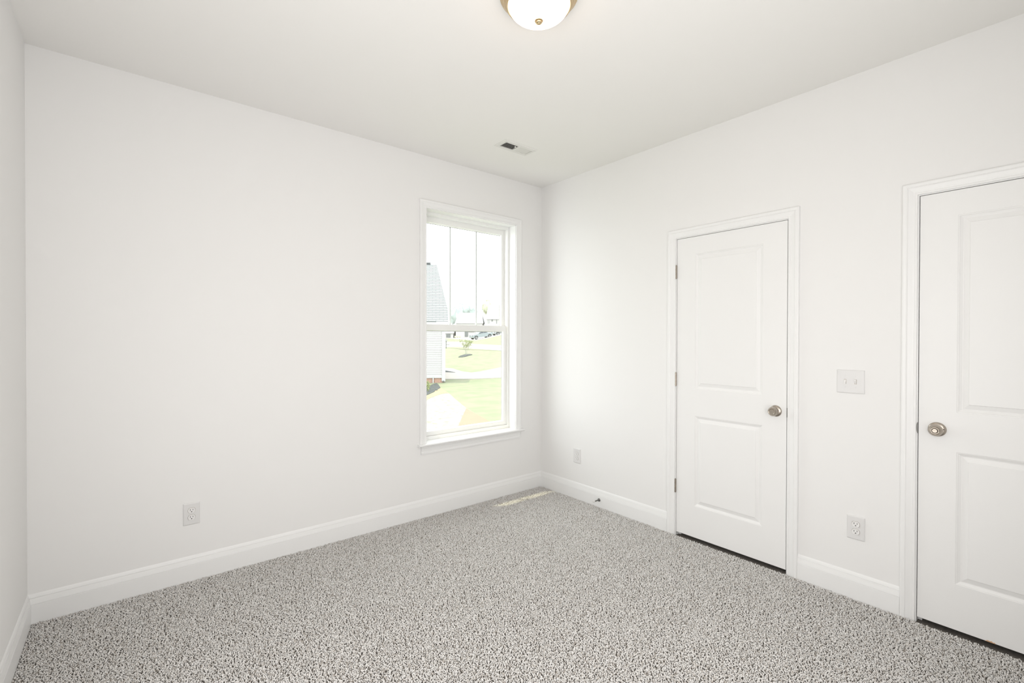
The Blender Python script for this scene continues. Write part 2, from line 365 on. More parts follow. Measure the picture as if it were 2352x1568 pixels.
# ------------------------------------------------------------ ceiling lamp and vent
LX, LY = -1.66, -1.765
lt = empty('ceiling_light', (LX, LY, H)); tag(lt, 'round flush ceiling light with glowing white glass bowl and brass rim', 'ceiling light')
MB().lathe([(q*.928, h) for q, h in [(.150, 0), (.1700, 0), (.1715, -.004), (.1690, -.009), (.1640, -.011), (.1630, -.016), (.1595, -.019), (.1555, -.020), (.1540, -.027), (.1500, -.032), (.1455, -.034), (.1440, -.040), (.1400, -.0435), (.1360, -.044), (.1345, -.040)]], (0, 0, 0), 'z', 72, cap=False).build('canopy', Mt['brass'], lt)
pr = [(.1245*math.cos(R(a)), -.036-.064*math.sin(R(a))) for a in range(0, 88, 5)]+[(.004, -.100)]
MB().lathe(pr, (0, 0, 0), 'z', 72).build('glass_shade', Mt['shade'], lt)
MB().lathe([(.004, -.098), (.0165, -.1005), (.0172, -.1030), (.0155, -.1050), (.0130, -.1058), (.0135, -.1090), (.0115, -.1115), (.0065, -.1125), (.0055, -.1145), (.003, -.116)], (0, 0, 0), 'z', 32).build('finial', Mt['brass'], lt)

vx0, vx1, vy0, vy1 = -.915, -.619, -.620, -.480
vt = empty('ceiling_vent', ((vx0+vx1)/2, (vy0+vy1)/2, H)); tag(vt, 'small white rectangular air vent in the ceiling near the corner', 'vent')
hx, hy = (vx1-vx0)/2, (vy1-vy0)/2; ix, iy = .121, .0385
b = MB(); ring = lambda x, y, z: [(-x, -y, z), (x, -y, z), (x, y, z), (-x, y, z)]
Ls = [ring(hx, hy, 0), ring(hx, hy, -.002), ring(hx-.006, hy-.006, -.0065), ring(ix+.004, iy+.004, -.008), ring(ix, iy, -.007), ring(ix, iy, -.0005)]
for a, c in zip(Ls, Ls[1:]): b.add(a+c, [(k, (k+1) % 4, 4+(k+1) % 4, 4+k) for k in range(4)])
b.box(-.0045, .0045, -iy, iy, -.0078, -.0005); b.build('vent_frame', Mt['vent'], vt)
MB().box(-ix, ix, -iy, iy, -.0010, -.0002).build('duct_dark_plate', Mt['dark'], vt)  # black plate standing in for the unlit duct behind the slats
for side in (-1, 1):
    for k in range(9):
        x = side*(.0115+k*.0125); L_ = .0046; a = R(28 if side < 0 else -38)
        dx, dz = L_*math.cos(a), L_*math.sin(a)
        MB().add([(x-dx, -iy, -.0045-dz), (x+dx, -iy, -.0045+dz), (x+dx, iy, -.0045+dz), (x-dx, iy, -.0045-dz),
                  (x-dx, -iy, -.0051-dz), (x+dx, -iy, -.0051+dz), (x+dx, iy, -.0051+dz), (x-dx, iy, -.0051-dz)],
                 [(0, 1, 2, 3), (4, 5, 6, 7), (0, 1, 5, 4), (1, 2, 6, 5), (2, 3, 7, 6), (3, 0, 4, 7)]).build('slat', Mt['vent'], vt)
MB().box(-.032, -.025, -.031, -.020, -.014, -.006, .0006).build('damper_lever', Mt['vent'], vt)
for x in (-.132, .132): MB().lathe([(.0035, -.0070), (.0033, -.0085), (.001, -.0090)], (x, 0, 0), 'z', 14).build('screw', Mt['plate'], vt)

# ------------------------------------------------------------ outlets, switch, door stop
def plate_mb(w, h):
    b = MB(); r2 = lambda x, z, y: [(-x, y, -z), (x, y, -z), (x, y, z), (-x, y, z)]
    L = [r2(w/2, h/2, 0), r2(w/2, h/2, -.0030), r2(w/2-.002, h/2-.002, -.0052), r2(w/2-.005, h/2-.005, -.0060)]
    for a, c in zip(L, L[1:]): b.add(a+c, [(k, (k+1) % 4, 4+(k+1) % 4, 4+k) for k in range(4)])
    b.add(L[-1], [(0, 1, 2, 3)]); return b
def make_outlet():
    r = empty('electrical_outlet', (0, 0, 0)); plate_mb(.078, .122).build('cover_plate', Mt['plate'], r)
    for zc in (.0195, -.0195):
        vs = []
        for i in range(28):
            a = 2*PI*i/28; x, z = .0172*math.cos(a), .0172*math.sin(a); vs.append((x, max(-.0142, min(.0142, z))+zc))
        MB().extrude_y([((x*1.07), (z-zc)*1.07+zc) for x, z in vs], -.0062, -.0055).build('socket_rim', Mt['hinge'], r).name = 'socket_gap'
        s = MB().extrude_y(vs, -.0088, -.005).build('socket', Mt['socket'], r)
        for x, w_, h_ in ((-.0063, .0022, .0090), (.0063, .0020, .0072)): MB().box(x-w_/2, x+w_/2, -.0090, -.0080, zc+.0040-h_/2, zc+.0040+h_/2).build('slot', Mt['dark'], s)
        MB().lathe([(.0026, -.0080), (.0026, -.0090)], (0, 0, zc-.0068), 'y', 14).build('ground_hole', Mt['dark'], s)
    MB().lathe([(.0030, -.005), (.0030, -.0066), (.0015, -.0072)], (0, 0, 0), 'y', 14).build('screw', Mt['plate'], r)
    return r
o1 = make_outlet(); o1.location = (-2.676, 0, .369); tag(o1, 'white duplex outlet on the window wall, left of the window', 'outlet', 'duplex outlets low on the walls')
o2 = copy_tree(o1); o2.location = (0, -2.420, .368); o2.rotation_euler[2] = R(-90); o2['label'] = 'white duplex outlet under the light switch between the two doors'
o3 = copy_tree(o1); o3.location = (0, -.450, .359); o3.rotation_euler[2] = R(-90); o3['label'] = 'white duplex outlet between the window corner and the narrow door'
sw = empty('light_switch', (0, -2.392, 1.132), R(-90)); tag(sw, 'white double toggle light switch plate between the two doors', 'light switch')
plate_mb(.122, .122).build('cover_plate', Mt['plate'], sw)
for x, ang in ((-.023, -1), (.023, 1)):
    MB().box(x-.0052, x+.0052, -.0063, -.0055, -.0122, .0122).build('toggle_slot', Mt['hinge'], sw)
    zt_ = .0085*ang
    b = MB(); b.add([(x-.0042, -.006, -.0105), (x+.0042, -.006, -.0105), (x+.0042, -.006, .0105), (x-.0042, -.006, .0105),
                     (x-.0038, -.0160, zt_-.0035), (x+.0038, -.0160, zt_-.0035), (x+.0038, -.0160, zt_+.0035), (x-.0038, -.0160, zt_+.0035)],
                    [(0, 1, 2, 3), (4, 5, 6, 7), (0, 1, 5, 4), (1, 2, 6, 5), (2, 3, 7, 6), (3, 0, 4, 7)])
    b.build('toggle', Mt['socket'], sw)
    for z in (-.030, .030): MB().lathe([(.0028, -.0055), (.0028, -.0066), (.0012, -.0072)], (x, 0, z), 'y', 14).build('screw', Mt['plate'], sw)
ds = empty('door_stop', (0, -.703, .054), R(-90)); tag(ds, 'small metal door stop with white tip on the baseboard', 'door stop')
MB().lathe([(.0125, -.0145), (.0125, -.018), (.010, -.021), (.0075, -.026), (.0055, -.030)], (0, 0, 0), 'y', 24).build('base', Mt['steel'], ds)
MB().lathe([(.0052, -.028), (.0050, -.072)], (0, 0, 0), 'y', 20).build('rod', Mt['steel'], ds)
MB().lathe([(.0070, -.071), (.0078, -.074), (.0078, -.086), (.0060, -.089)], (0, 0, 0), 'y', 20).build('rubber_tip', Mt['rubber'], ds)

# ------------------------------------------------------------ carpet: twisted yarn tufts leaning every way
def carpet():
    rng = np.random.default_rng(5); p = .0056
    X, Y = np.meshgrid(np.arange(-W+.019, -.0165, p), np.arange(YB+.03, -.0165, p)); X = X.ravel(); Y = Y.ravel(); N = len(X)
    X = np.clip(X+rng.uniform(-.5, .5, N)*p, -W+.018, -.0165); Y = np.clip(Y+rng.uniform(-.5, .5, N)*p, YB+.02, -.0165)
    dist = np.hypot(X-CX, Y-CY)
    a = rng.uniform(0, 2*PI, N); L = rng.uniform(.005, .0100, N); hgt = rng.uniform(.0085, .0130, N); rad = rng.uniform(.0017, .0023, N); tw = a+rng.uniform(-1.2, 1.2, N)
    ts = [.15, .62, 1.0]; rs = [.95, 1.1, .55]; V = []
    for t, rr in zip(ts, rs):
        aa = a*(1-t)+tw*t; lx = np.cos(aa)*L*t; ly = np.sin(aa)*L*t; z = -.0125+hgt*(1-(1-t)**1.8)-.003*(t > .9)
        cx_, cy_ = X+lx, Y+ly
        # cross-section: a triangle in the plane across the lean
        px, py = -np.sin(aa), np.cos(aa); r_ = rad*rr
        V.append(np.stack([cx_+px*r_, cy_+py*r_, z-.3*r_], 1)); V.append(np.stack([cx_-px*r_, cy_-py*r_, z-.3*r_], 1)); V.append(np.stack([cx_-np.cos(aa)*r_*(1-t)*.8, cy_-np.sin(aa)*r_*(1-t)*.8, z+r_*.9], 1))
    V = np.stack(V, 1)                                   # N x 9 x 3
    V[:, :, 0] = np.clip(V[:, :, 0], -W+.0148, -.0148); V[:, :, 1] = np.clip(V[:, :, 1], YB+.002, -.0148)
    F = []
    for j in range(2):
        for i in range(3): F.append((j*3+i, j*3+(i+1) % 3, (j+1)*3+(i+1) % 3, (j+1)*3+i))
    F = np.array(F); nf = len(F)
    faces = (np.arange(N)[:, None, None]*9+F[None]).reshape(-1)
    me = bpy.data.meshes.new('carpet_pile'); me.vertices.add(N*9); me.vertices.foreach_set('co', V.reshape(-1).astype(np.float32))
    me.loops.add(len(faces)); me.loops.foreach_set('vertex_index', faces.astype(np.int32))
    me.polygons.add(N*nf); me.polygons.foreach_set('loop_start', np.arange(0, N*nf*4, 4, dtype=np.int32)); me.polygons.foreach_set('loop_total', np.full(N*nf, 4, dtype=np.int32))
    me.polygons.foreach_set('use_smooth', np.ones(N*nf, dtype=bool))
    at = me.attributes.new('yarn', 'FLOAT', 'POINT'); at.data.foreach_set('value', np.repeat(rng.uniform(0, 1, N), 9).astype(np.float32))
    me.update(calc_edges=True); me.validate()
    m = bpy.data.materials.new('carpet_yarn'); m.use_nodes = True; nt = m.node_tree; b = nt.nodes['Principled BSDF']; b.inputs['Roughness'].default_value = .95; b.inputs['Specular IOR Level'].default_value = .1
    an = nt.nodes.new('ShaderNodeAttribute'); an.attribute_name = 'yarn'; cr = nt.nodes.new('ShaderNodeValToRGB')
    e = cr.color_ramp.elements; e[0].position = 0; e[0].color = (.52, .47, .42, 1); e[1].position = 1; e[1].color = (.93, .915, .895, 1)
    x = cr.color_ramp.elements.new(.28); x.color = (.82, .795, .765, 1); x = cr.color_ramp.elements.new(.7); x.color = (.90, .88, .855, 1)
    nt.links.new(an.outputs['Fac'], cr.inputs['Fac']); nt.links.new(cr.outputs['Color'], b.inputs['Base Color']); me.materials.append(m)
    o = bpy.data.objects.new('carpet_pile', me); C.objects.link(o)
    tag(o, 'flecked beige and grey frieze carpet covering the whole floor', 'carpet', kind='stuff')
carpet()

# ------------------------------------------------------------ outdoors
FX = FPX; HY = 784-math.tan(-PITCH)*FPX
Rg = Vector((math.cos(YAW), -math.sin(YAW), 0)); Fg = Vector((math.sin(YAW), math.cos(YAW), 0)); Cg = Vector((CX, CY, 0))
OUT = math.pi/2-0                                              # street frame: x along Rg, y along Fg
RZ = -YAW
def at(px, py, d):                                             # a point seen at a pixel, d metres down the view axis
    v = fw+rt*((px-1176)/FPX)+up*((784-py)/FPX); return Vector((CX, CY, CZ))+v*d
TQ = [(3000, 1.24), (1500, 3.8), (1200, 6.48), (1000, 12.27), (900, 22.2), (865, 31), (850, 37), (830, 45), (816, 52), (800, 62), (790, 76), (780, 97), (772, 128), (767, 145), (762, 165)]
def depth(px, py):
    wgt = min(1, max(0, (815-py)/30)); q = py+.19*wgt*max(-22, min(110, px-1090))
    for (q0, d0), (q1, d1) in zip(TQ, TQ[1:]):
        if q >= q1: t = (q0-q)/(q0-q1); return 1/((1-t)/d0+t/d1) if q > 865 else d0+(d1-d0)*t
    return TQ[-1][1]
def G(px, py, lift=0): v = at(px, py, depth(px, py)); v.z += lift; return v
def interp(pts, x):
    if x <= pts[0][0]: return pts[0][1]
    for (a, b_), (c, d) in zip(pts, pts[1:]):
        if x <= c: return b_+(d-b_)*(x-a)/(c-a)
    return pts[-1][1]
def zone(name, xs, top, bot, m, lift, label, cat, step=1.0, ny=10, kind='structure'):
    n = max(2, int((xs[1]-xs[0])/step)); vs = []; fs = []
    for i in range(n+1):
        x = xs[0]+(xs[1]-xs[0])*i/n; a, c = interp(top, x), interp(bot, x)
        for j in range(ny+1): vs.append(G(x, a+(c-a)*j/ny, lift))
    for i in range(n):
        for j in range(ny): k = i*(ny+1)+j; fs.append((k, k+1, k+ny+2, k+ny+1))
    ring = [i*(ny+1) for i in range(n+1)]+[n*(ny+1)+j for j in range(1, ny+1)]+[i*(ny+1)+ny for i in range(n-1, -1, -1)]+[j for j in range(ny-1, 0, -1)]
    k0 = len(vs); vs += [vs[k]-Vector((0, 0, lift+.06)) for k in ring]; m_ = len(ring)
    sk = [(ring[i], ring[(i+1) % m_], k0+(i+1) % m_, k0+i) for i in range(m_)]
    b = MB().add(vs, fs, True); b.f += sk; b.sm += [False]*len(sk); o = b.build(name, m); tag(o, label, cat, kind=kind); return o
# whole terrain, far wider than the window shows
vs = []; fs = []; pxs = list(range(-600, 900, 100))+list(range(900, 1300, 10))+list(range(1300, 3001, 100)); pys = [752, 758, 764, 767, 770, 773, 776, 778, 780, 782.5, 785, 790, 795, 800, 805, 810, 816, 822, 830, 840, 850, 857, 865, 872, 880, 890, 900, 915, 930, 950, 975, 1000, 1050, 1100, 1200, 1350, 1500]
for x in pxs:
    for y in pys: vs.append(G(x, y, -.02))
n = len(pys)
for i in range(len(pxs)-1):
    for j in range(n-1): fs.append((i*n+j, i*n+j+1, (i+1)*n+j+1, (i+1)*n+j))
struct(MB().add(vs, fs, True).build('lawn', Mt['lawn']), 'green lawn outside rising towards the street', 'lawn')
zone('dry_lawn', (900, 1240), [(900, 762), (1240, 745)], [(900, 800), (1030, 799), (1085, 803), (1240, 808)], Mt['lime'], .01, 'pale yellow-green verge between the street and the parked truck', 'lawn', 3, 24)
zone('street', (900, 1240), [(900, 785), (1060, 785), (1075, 787), (1085, 790), (1150, 793), (1240, 797)], [(900, 796.5), (1060, 796.5), (1085, 800.5), (1150, 805), (1240, 811)], Mt['concrete'], .02, 'pale street crossing behind the young tree', 'street', 3)
zone('driveway', (900, 1240), [(900, 768), (1030, 770), (1060, 771), (1090, 769), (1160, 757), (1240, 744)], [(900, 777), (1030, 777), (1060, 779.5), (1085, 782), (1092, 781.8), (1120, 776.6), (1150, 769.5), (1240, 752)], Mt['concrete'], .03, 'pale driveway under the parked truck', 'driveway', 3)
zone('sidewalk', (900, 1240), [(900, 846), (1022, 845), (1040, 846.5), (1060, 853), (1083, 856), (1105, 853), (1150, 844), (1240, 822)], [(900, 870.5), (1022, 870.5), (1085, 870), (1155, 867), (1240, 864)], Mt['concrete'], .02, 'pale curving walk between the two lawns', 'walkway', 2)
zone('sand_bed', (820, 1170), [(820, 925), (983, 909), (1000, 900), (1012, 896), (1022, 897), (1035, 906), (1048, 918), (1071, 937), (1128, 970), (1170, 995)], [(820, 1130), (1170, 1130)], Mt['sand'], .005, 'pale straw-covered bare ground below the window', 'bare ground', 2, 16)
zone('straw_strip', (900, 1031), [(900, 915), (984, 906), (1000, 897), (1011, 889.5), (1020, 896), (1031, 903)], [(900, 935), (978, 920), (990, 913), (1010, 906), (1024, 903), (1031, 903.5)], Mt['straw'], .012, 'yellow straw strip beside the dark mulch bed', 'straw')
zone('clay_patch', (1040, 1190), [(1040, 1010), (1053, 978), (1062, 957), (1071, 938), (1128, 970), (1190, 1006)], [(1040, 1011), (1053, 1060), (1062, 1080), (1190, 1080)], Mt['clay'], .012, 'orange clay wedge along the lawn edge', 'bare ground')
zone('mulch_bed', (940, 1011.5), [(940, 896), (984, 886), (1003, 880.5), (1007, 884), (1011.5, 890.5)], [(940, 922), (984, 906.5), (998, 900), (1000, 896.5), (1004, 897), (1006, 894), (1011.5, 891)], Mt['mulch'], .03, 'dark mulch bed at the foot of the brick foundation', 'mulch bed', .8)
zone('mulch_wedge', (1000, 1046), [(1000, 849), (1023, 851), (1046, 855.6)], [(1000, 855), (1030, 855.2), (1046, 855.9)], Mt['mulch'], .03, 'thin dark mulch wedge on the pale walk', 'mulch bed')
zone('tree_ring', (1053, 1084.5), [(1053, 819.6), (1058, 816.6), (1068, 813.6), (1078, 812.9), (1084.5, 813.9)], [(1053, 820.2), (1062, 819.9), (1070, 818.6), (1078, 815.8), (1084.5, 814.4)], Mt['mulch'], .03, 'dark mulch ring round the young tree', 'mulch bed')

def sx(px, d): return (px-1176)/FX*d
def zz(py, d): return CZ-(py-HY)/FX*d
def oroot(name, px, py, d, rz=RZ):
    p = Cg+Rg*sx(px, d)+Fg*d; return empty(name, (p.x, p.y, zz(py, d)), rz)
# --- neighbour's house: gable end of white lap siding, brick foundation, grey shingle roof
ND = 27.0; ng = -1.2
NA = R(9.5)
nh = oroot('neighbour_house', 1010, 880, ND, RZ+NA); nh.location.z = ng
def nx(px, y=0):
    t_ = (px-1176)/FX; return (t_*(ND+y*math.cos(NA))-sx(1010, ND)+y*math.sin(NA))/(math.cos(NA)-t_*math.sin(NA))
tag(nh, 'neighbouring house with white lap siding, grey shingle roof and brick base', 'house')
xr = nx(1023); xs_ = nx(1014.6); zl = lambda py: zz(py, ND)-ng
# siding: real laps
b = MB(); z = zl(863.5); top = zl(741); prof = [(.30, z)]
step = .1045; k = 0; pf = []
while z < top:
    z2 = min(z+step, top); pf += [(-.030, z), (-.004, z2)]; z = z2
prof = [(.12, zl(863.5))]+pf+[(.12, top)]
b.extrude_x(prof, -7, xs_); b.box(-7, xr-.02, .12, 8.9, zl(863.5), top); b.build('siding', Mt['siding'], nh)
MB().box(xs_, xr, -.06, .3, zl(876), top, .004).build('corner_board', Mt['wtrim'], nh)
MB().box(-7, xs_, -.05, .12, zl(868), zl(863.5)).build('skirt_board', Mt['wtrim'], nh)
MB().box(-7, xs_+.05, .02, 8.9, -.3, zl(868)).build('brick_foundation', Mt['brick'], nh)
xp = nx(995)
MB().box(xp-.03, xp+.03, -.09, -.01, zl(884), zl(864)).build('drain_pipe', Mt['wtrim'], nh)
MB().box(nx(1016.5), nx(1020.5), -.16, -.06, zl(876.4), zl(874.5)).build('downspout_foot', Mt['tyre'], nh)
# roof: plane rising away, clipped by the rake on the right; shingle courses stepped as real butts
xe = nx(1029.6); ze = zl(738.5); sl = .8
def edge(r_): return xe if r_ < .85 else xe+(r_-.85)/(5.05-.85)*(nx(1003, 5.05)-xe)
b = MB(); nC = 37; Lr = 5.05
for i in range(nC):
    a, c = Lr*i/nC, Lr*(i+1)/nC; x0 = -7; L = []
    xa, xc = edge(a), edge(c)
    b.add([(x0, a-.25, ze+sl*a+.018), (xa, a-.25, ze+sl*a+.018), (xc, c-.25, ze+sl*c), (x0, c-.25, ze+sl*c)], [(0, 1, 2, 3)])
    b.add([(x0, a-.25, ze+sl*a-.01), (xa, a-.25, ze+sl*a-.01), (xa, a-.25, ze+sl*a+.018), (x0, a-.25, ze+sl*a+.018)], [(0, 1, 2, 3)])
b.add([(-7, -.25, ze-.02), (xe, -.25, ze-.02), (xe, .6, ze+sl*.85-.04), (edge(Lr), Lr-.25, ze+sl*Lr-.04), (-7, Lr-.25, ze+sl*Lr-.04)], [(0, 1, 2, 3, 4)])
b.add([(-7, Lr-.25, ze+sl*Lr), (edge(Lr), Lr-.25, ze+sl*Lr), (edge(Lr), 2*Lr-.25, ze), (-7, 2*Lr-.25, ze)], [(0, 1, 2, 3)])
def shingle():
    m = bpy.data.materials.new('grey_shingle'); m.use_nodes = True; nt = m.node_tree; p_ = nt.nodes['Principled BSDF']; p_.inputs['Roughness'].default_value = .95; p_.inputs['Specular IOR Level'].default_value = .05
    tc = nt.nodes.new('ShaderNodeTexCoord'); br = nt.nodes.new('ShaderNodeTexBrick'); nt.links.new(tc.outputs['Object'], br.inputs['Vector'])
    br.inputs['Scale'].default_value = 1; br.inputs['Row Height'].default_value = Lr/nC; br.inputs['Brick Width'].default_value = .42; br.inputs['Mortar Size'].default_value = .022; br.inputs['Mortar Smooth'].default_value = .3
    mp = nt.nodes.new('ShaderNodeMapping'); mp.inputs['Location'].default_value = (0, .25, 0); nt.links.new(tc.outputs['Object'], mp.inputs['Vector']); nt.links.new(mp.outputs['Vector'], br.inputs['Vector'])
    br.inputs['Color1'].default_value = (.25, .262, .266, 1); br.inputs['Color2'].default_value = (.21, .222, .228, 1); br.inputs['Mortar'].default_value = (.155, .162, .168, 1)
    nt.links.new(br.outputs['Color'], p_.inputs['Base Color']); return m
b.build('roof', shingle(), nh)
MB().box(-7, xe-.02, -.22, -.06, ze-.18, ze-.03).build('gutter', Mt['wtrim'], nh)
b = MB(); rx = edge(Lr)
b.box(-7, nx(989, 5), Lr-.35, Lr-.15, ze+sl*Lr-.02, ze+sl*Lr+.10).build('ridge_vent', Mt['tyre'], nh)

def leaves(n, rx, ry, rz, size, seed, shell=.55, zc=0):
    rng = random.Random(seed); b = MB()
    for _ in range(n):
        a = rng.uniform(0, 2*PI); c = rng.uniform(-1, 1); q = math.sqrt(1-c*c); k = rng.uniform(shell, 1.08)
        p = Vector((rx*q*math.cos(a)*k, ry*q*math.sin(a)*k, zc+rz*c*k)); s = size*rng.uniform(.6, 1.3)
        d = Vector((rng.uniform(-1, 1), rng.uniform(-1, 1), rng.uniform(-.6, .6))).normalized(); e = d.orthogonal().normalized()
        e.rotate(Matrix.Rotation(rng.uniform(0, 6), 3, d)); f = d.cross(e)
        b.add([p-e*s, p-f*s*.5, p+e*s, p+f*s*.5], [(0, 1, 2, 3)])
    return b
def clump(rx, ry, rz, zc, seed, amp=.18, nu=22, nv=14):
    rng = random.Random(seed); ph = [(rng.uniform(0, 6), rng.uniform(0, 6), rng.randint(2, 5), rng.randint(2, 5)) for _ in range(5)]; vs = []; fs = []
    for j in range(nv+1):
        th = PI*j/nv
        for i in range(nu):
            a = 2*PI*i/nu; k = 1+sum(amp*.4*math.sin(p[2]*a+p[0])*math.sin(p[3]*th+p[1]) for p in ph)
            vs.append((rx*k*math.sin(th)*math.cos(a), ry*k*math.sin(th)*math.sin(a), zc+rz*k*math.cos(th)))
    for j in range(nv):
        for i in range(nu): fs.append((j*nu+i, j*nu+(i+1) % nu, (j+1)*nu+(i+1) % nu, (j+1)*nu+i))
    return MB().add(vs, fs, True)
def tree(px, d, pt, pb, wpx, m, label, seed, grp):
    """crown from pixel row pt down to about pb, wpx wide"""
    t_ = oroot('tree', px, pb, d); zt, zb = zz(pt, d), zz(pb, d); hh = zt-zb; g_ = 3.0+max(0, d-140)*.05
    rz_ = hh*.5; rx_ = wpx/FX*d/2
    b = clump(rx_*.85, rx_*.8, rz_*.9, rz_, seed); l = leaves(420, rx_, rx_*.9, rz_, rx_*.10, seed, .85, rz_); b.add(l.v, l.f)
    b.build('crown', m, t_)
    MB().tube([(0, 0, rz_), (.1, 0, -hh*.4), (0, .1, -hh-3)], [rx_*.06, rx_*.08, rx_*.1], 8).build('trunk', Mt['bark'], t_)
    return tag(t_, label, 'tree', grp)
g_ = 'hazy trees behind the far houses'
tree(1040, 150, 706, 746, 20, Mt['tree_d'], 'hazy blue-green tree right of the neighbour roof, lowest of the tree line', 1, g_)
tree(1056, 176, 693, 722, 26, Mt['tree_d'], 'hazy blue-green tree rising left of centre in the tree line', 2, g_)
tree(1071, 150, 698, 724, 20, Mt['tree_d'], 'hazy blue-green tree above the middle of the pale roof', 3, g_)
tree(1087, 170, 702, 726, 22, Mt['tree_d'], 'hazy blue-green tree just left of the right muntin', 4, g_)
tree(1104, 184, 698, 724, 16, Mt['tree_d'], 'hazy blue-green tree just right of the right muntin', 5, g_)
tree(1119, 150, 688, 722, 26, Mt['tree_y'], 'pale yellow-green tree at the right end of the tree line', 6, g_)

def far_house(name, pxl, pxr, pb, pe, prg, d, dep, label, extra=(), hip=.0, roofm='paleroof'):
    h = oroot(name, (pxl+pxr)/2, pb, d); w2 = (pxr-pxl)/FX*d/2; f = lambda py: zz(py, d)-h.location.z
    ze_ = f(pe)
    MB().box(-w2, w2, 0, dep, -1.5, ze_).build('wall', Mt['siding'], h)
    rid = dep/2; zr = CZ-(prg-HY)/FX*(d+rid)-h.location.z; o_ = .22
    hp = hip*w2
    vs = [(-w2-o_, -o_, ze_-.1), (w2+o_, -o_, ze_-.1), (w2+o_, dep+o_, ze_-.1), (-w2-o_, dep+o_, ze_-.1), (-w2-o_+hp, rid, zr), (w2+o_-hp, rid, zr)]
    MB().add(vs, [(0, 1, 5, 4), (2, 3, 4, 5), (0, 4, 3), (1, 2, 5), (0, 3, 2, 1)]).build('roof', Mt[roofm], h)
    MB().box(-w2-o_, w2+o_, -o_-.08, -o_+.04, ze_-.22, ze_-.02).build('fascia', Mt['wtrim'], h)
    for nm, a, b_, c, e, mm in extra:
        x0, x1 = (a-(pxl+pxr)/2)/FX*d, (b_-(pxl+pxr)/2)/FX*d
        MB().box(x0, x1, -.12, .05, f(e), f(c), .01).build(nm, Mt[mm], h)
    return tag(h, label, 'house')
far_house('house', 1047, 1108, 776, 741, 718.5, 128, 9, 'long pale house with hipped roof beyond the street', [('shutter', 1067.5, 1075, 760, 773, 'greyd'), ('garage_trim', 1076, 1090, 761.2, 762.6, 'greyd'), ('window', 1096, 1102, 748, 756, 'paleroof')], .16)
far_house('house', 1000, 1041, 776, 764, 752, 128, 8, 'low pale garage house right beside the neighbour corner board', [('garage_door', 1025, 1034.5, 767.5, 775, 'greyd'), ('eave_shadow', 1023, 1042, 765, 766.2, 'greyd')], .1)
far_house('house', 1117, 1180, 774, 731.5, 701, 128, 10, 'pale house with a porch behind the parked cars at right', [('porch_beam', 1114, 1152, 731.5, 732.7, 'greyd'), ('porch_post', 1140, 1141, 733.5, 743, 'greyd'), ('porch_post', 1146, 1147, 733.5, 743, 'paleroof'), ('window', 1120, 1124, 736, 742, 'paleroof'), ('window', 1129, 1131.5, 733, 738, 'greyd')], .15)

# bushes before the far house, shrub by the foundation
for px, lab in ((1045.5, 'small round bush before the pale house, left one'), (1050.6, 'small round bush before the pale house, middle one'), (1056, 'small round bush before the pale house, right one')):
    s_ = oroot('bush', px, 775.4, 122); rr = .33; l = clump(.21, .21, .24, .22, int(px)); q_ = leaves(120, .235, .235, .26, .05, int(px), .85, .27); l.add(q_.v, q_.f)
    l.build('foliage', Mt['tree_y'], s_); tag(s_, lab, 'bush', 'bushes before the pale far house')
p_ = G(982.2, 899); s_ = empty('shrub', p_, RZ); l = leaves(110, .16, .16, .26, .045, 77, .2, .26); l.build('foliage', Mt['leaf'], s_)
MB().tube([(0, 0, 0), (.02, 0, .25)], [.02, .01]).build('stem', Mt['bark'], s_); tag(s_, 'small leafy shrub in the dark mulch bed', 'shrub')

# mailbox on a post
p_ = G(1024.8, 800); mb_ = empty('mailbox', p_, RZ); d_ = depth(1024.8, 800); k = d_/FX; tag(mb_, 'small grey mailbox on a post behind the neighbour house corner', 'mailbox')
MB().box(-.05, .05, -.05, .05, 0, 17*k).build('post', Mt['greyd'], mb_)
MB().extrude_y([(-2.2*k, 17*k), (2.2*k, 17*k), (2.2*k, 20*k), (1.4*k, 21.2*k), (-1.4*k, 21.2*k), (-2.2*k, 20*k)], -.35, .25).build('box', Mt['paleroof'], mb_)
MB().box(-.04, .45, -.04, .04, 8.2*k, 9.4*k).build('bracket', Mt['greyd'], mb_)

# young multi-stem tree
p_ = G(1069.5, 815.5); yt = empty('young_tree', p_, RZ); k = depth(1069.5, 815.5)/FX; tag(yt, 'young multi-stem tree with sparse yellow-green leaves on the lawn', 'tree')
stems = [[(0, 0, 0), (-.6*k, 0, 9*k), (-4*k, .2, 20*k), (-10*k, 0, 33*k)], [(1*k, .05, 0), (1.0*k, 0, 10*k), (3*k, 0, 20*k), (7*k, 0, 30*k)], [(2.2*k, 0, 0), (3.4*k, .1, 12*k), (8*k, 0, 21*k), (14*k, 0, 32*k)], [(.4*k, 0, 10*k), (0, 0, 20*k), (1*k, .1, 34*k)]]
for s_ in stems: MB().tube(s_, [.022, .018, .014, .006][:len(s_)] if len(s_) == 4 else [.018, .014, .006], 6).build('stem', Mt['bark'], yt)
b = MB(); rng = random.Random(9)
for i in range(620):
    u_ = rng.random(); s_ = stems[rng.randrange(4)]; P0, P1 = Vector(s_[-2]), Vector(s_[-1]); c_ = P0.lerp(P1, rng.uniform(-.1, 1.1))
    c_ += Vector((rng.gauss(0, 2.6*k), rng.gauss(0, 2.6*k), rng.gauss(0, 2.0*k))); s2 = rng.uniform(.035, .075)
    d_ = Vector((rng.uniform(-1, 1), rng.uniform(-1, 1), rng.uniform(-1, 1))).normalized(); e_ = d_.orthogonal().normalized(); f_ = d_.cross(e_)
    b.add([c_-e_*s2, c_-f_*s2*.5, c_+e_*s2, c_+f_*s2*.5], [(0, 1, 2, 3)])
b.build('foliage', Mt['leaf'], yt)

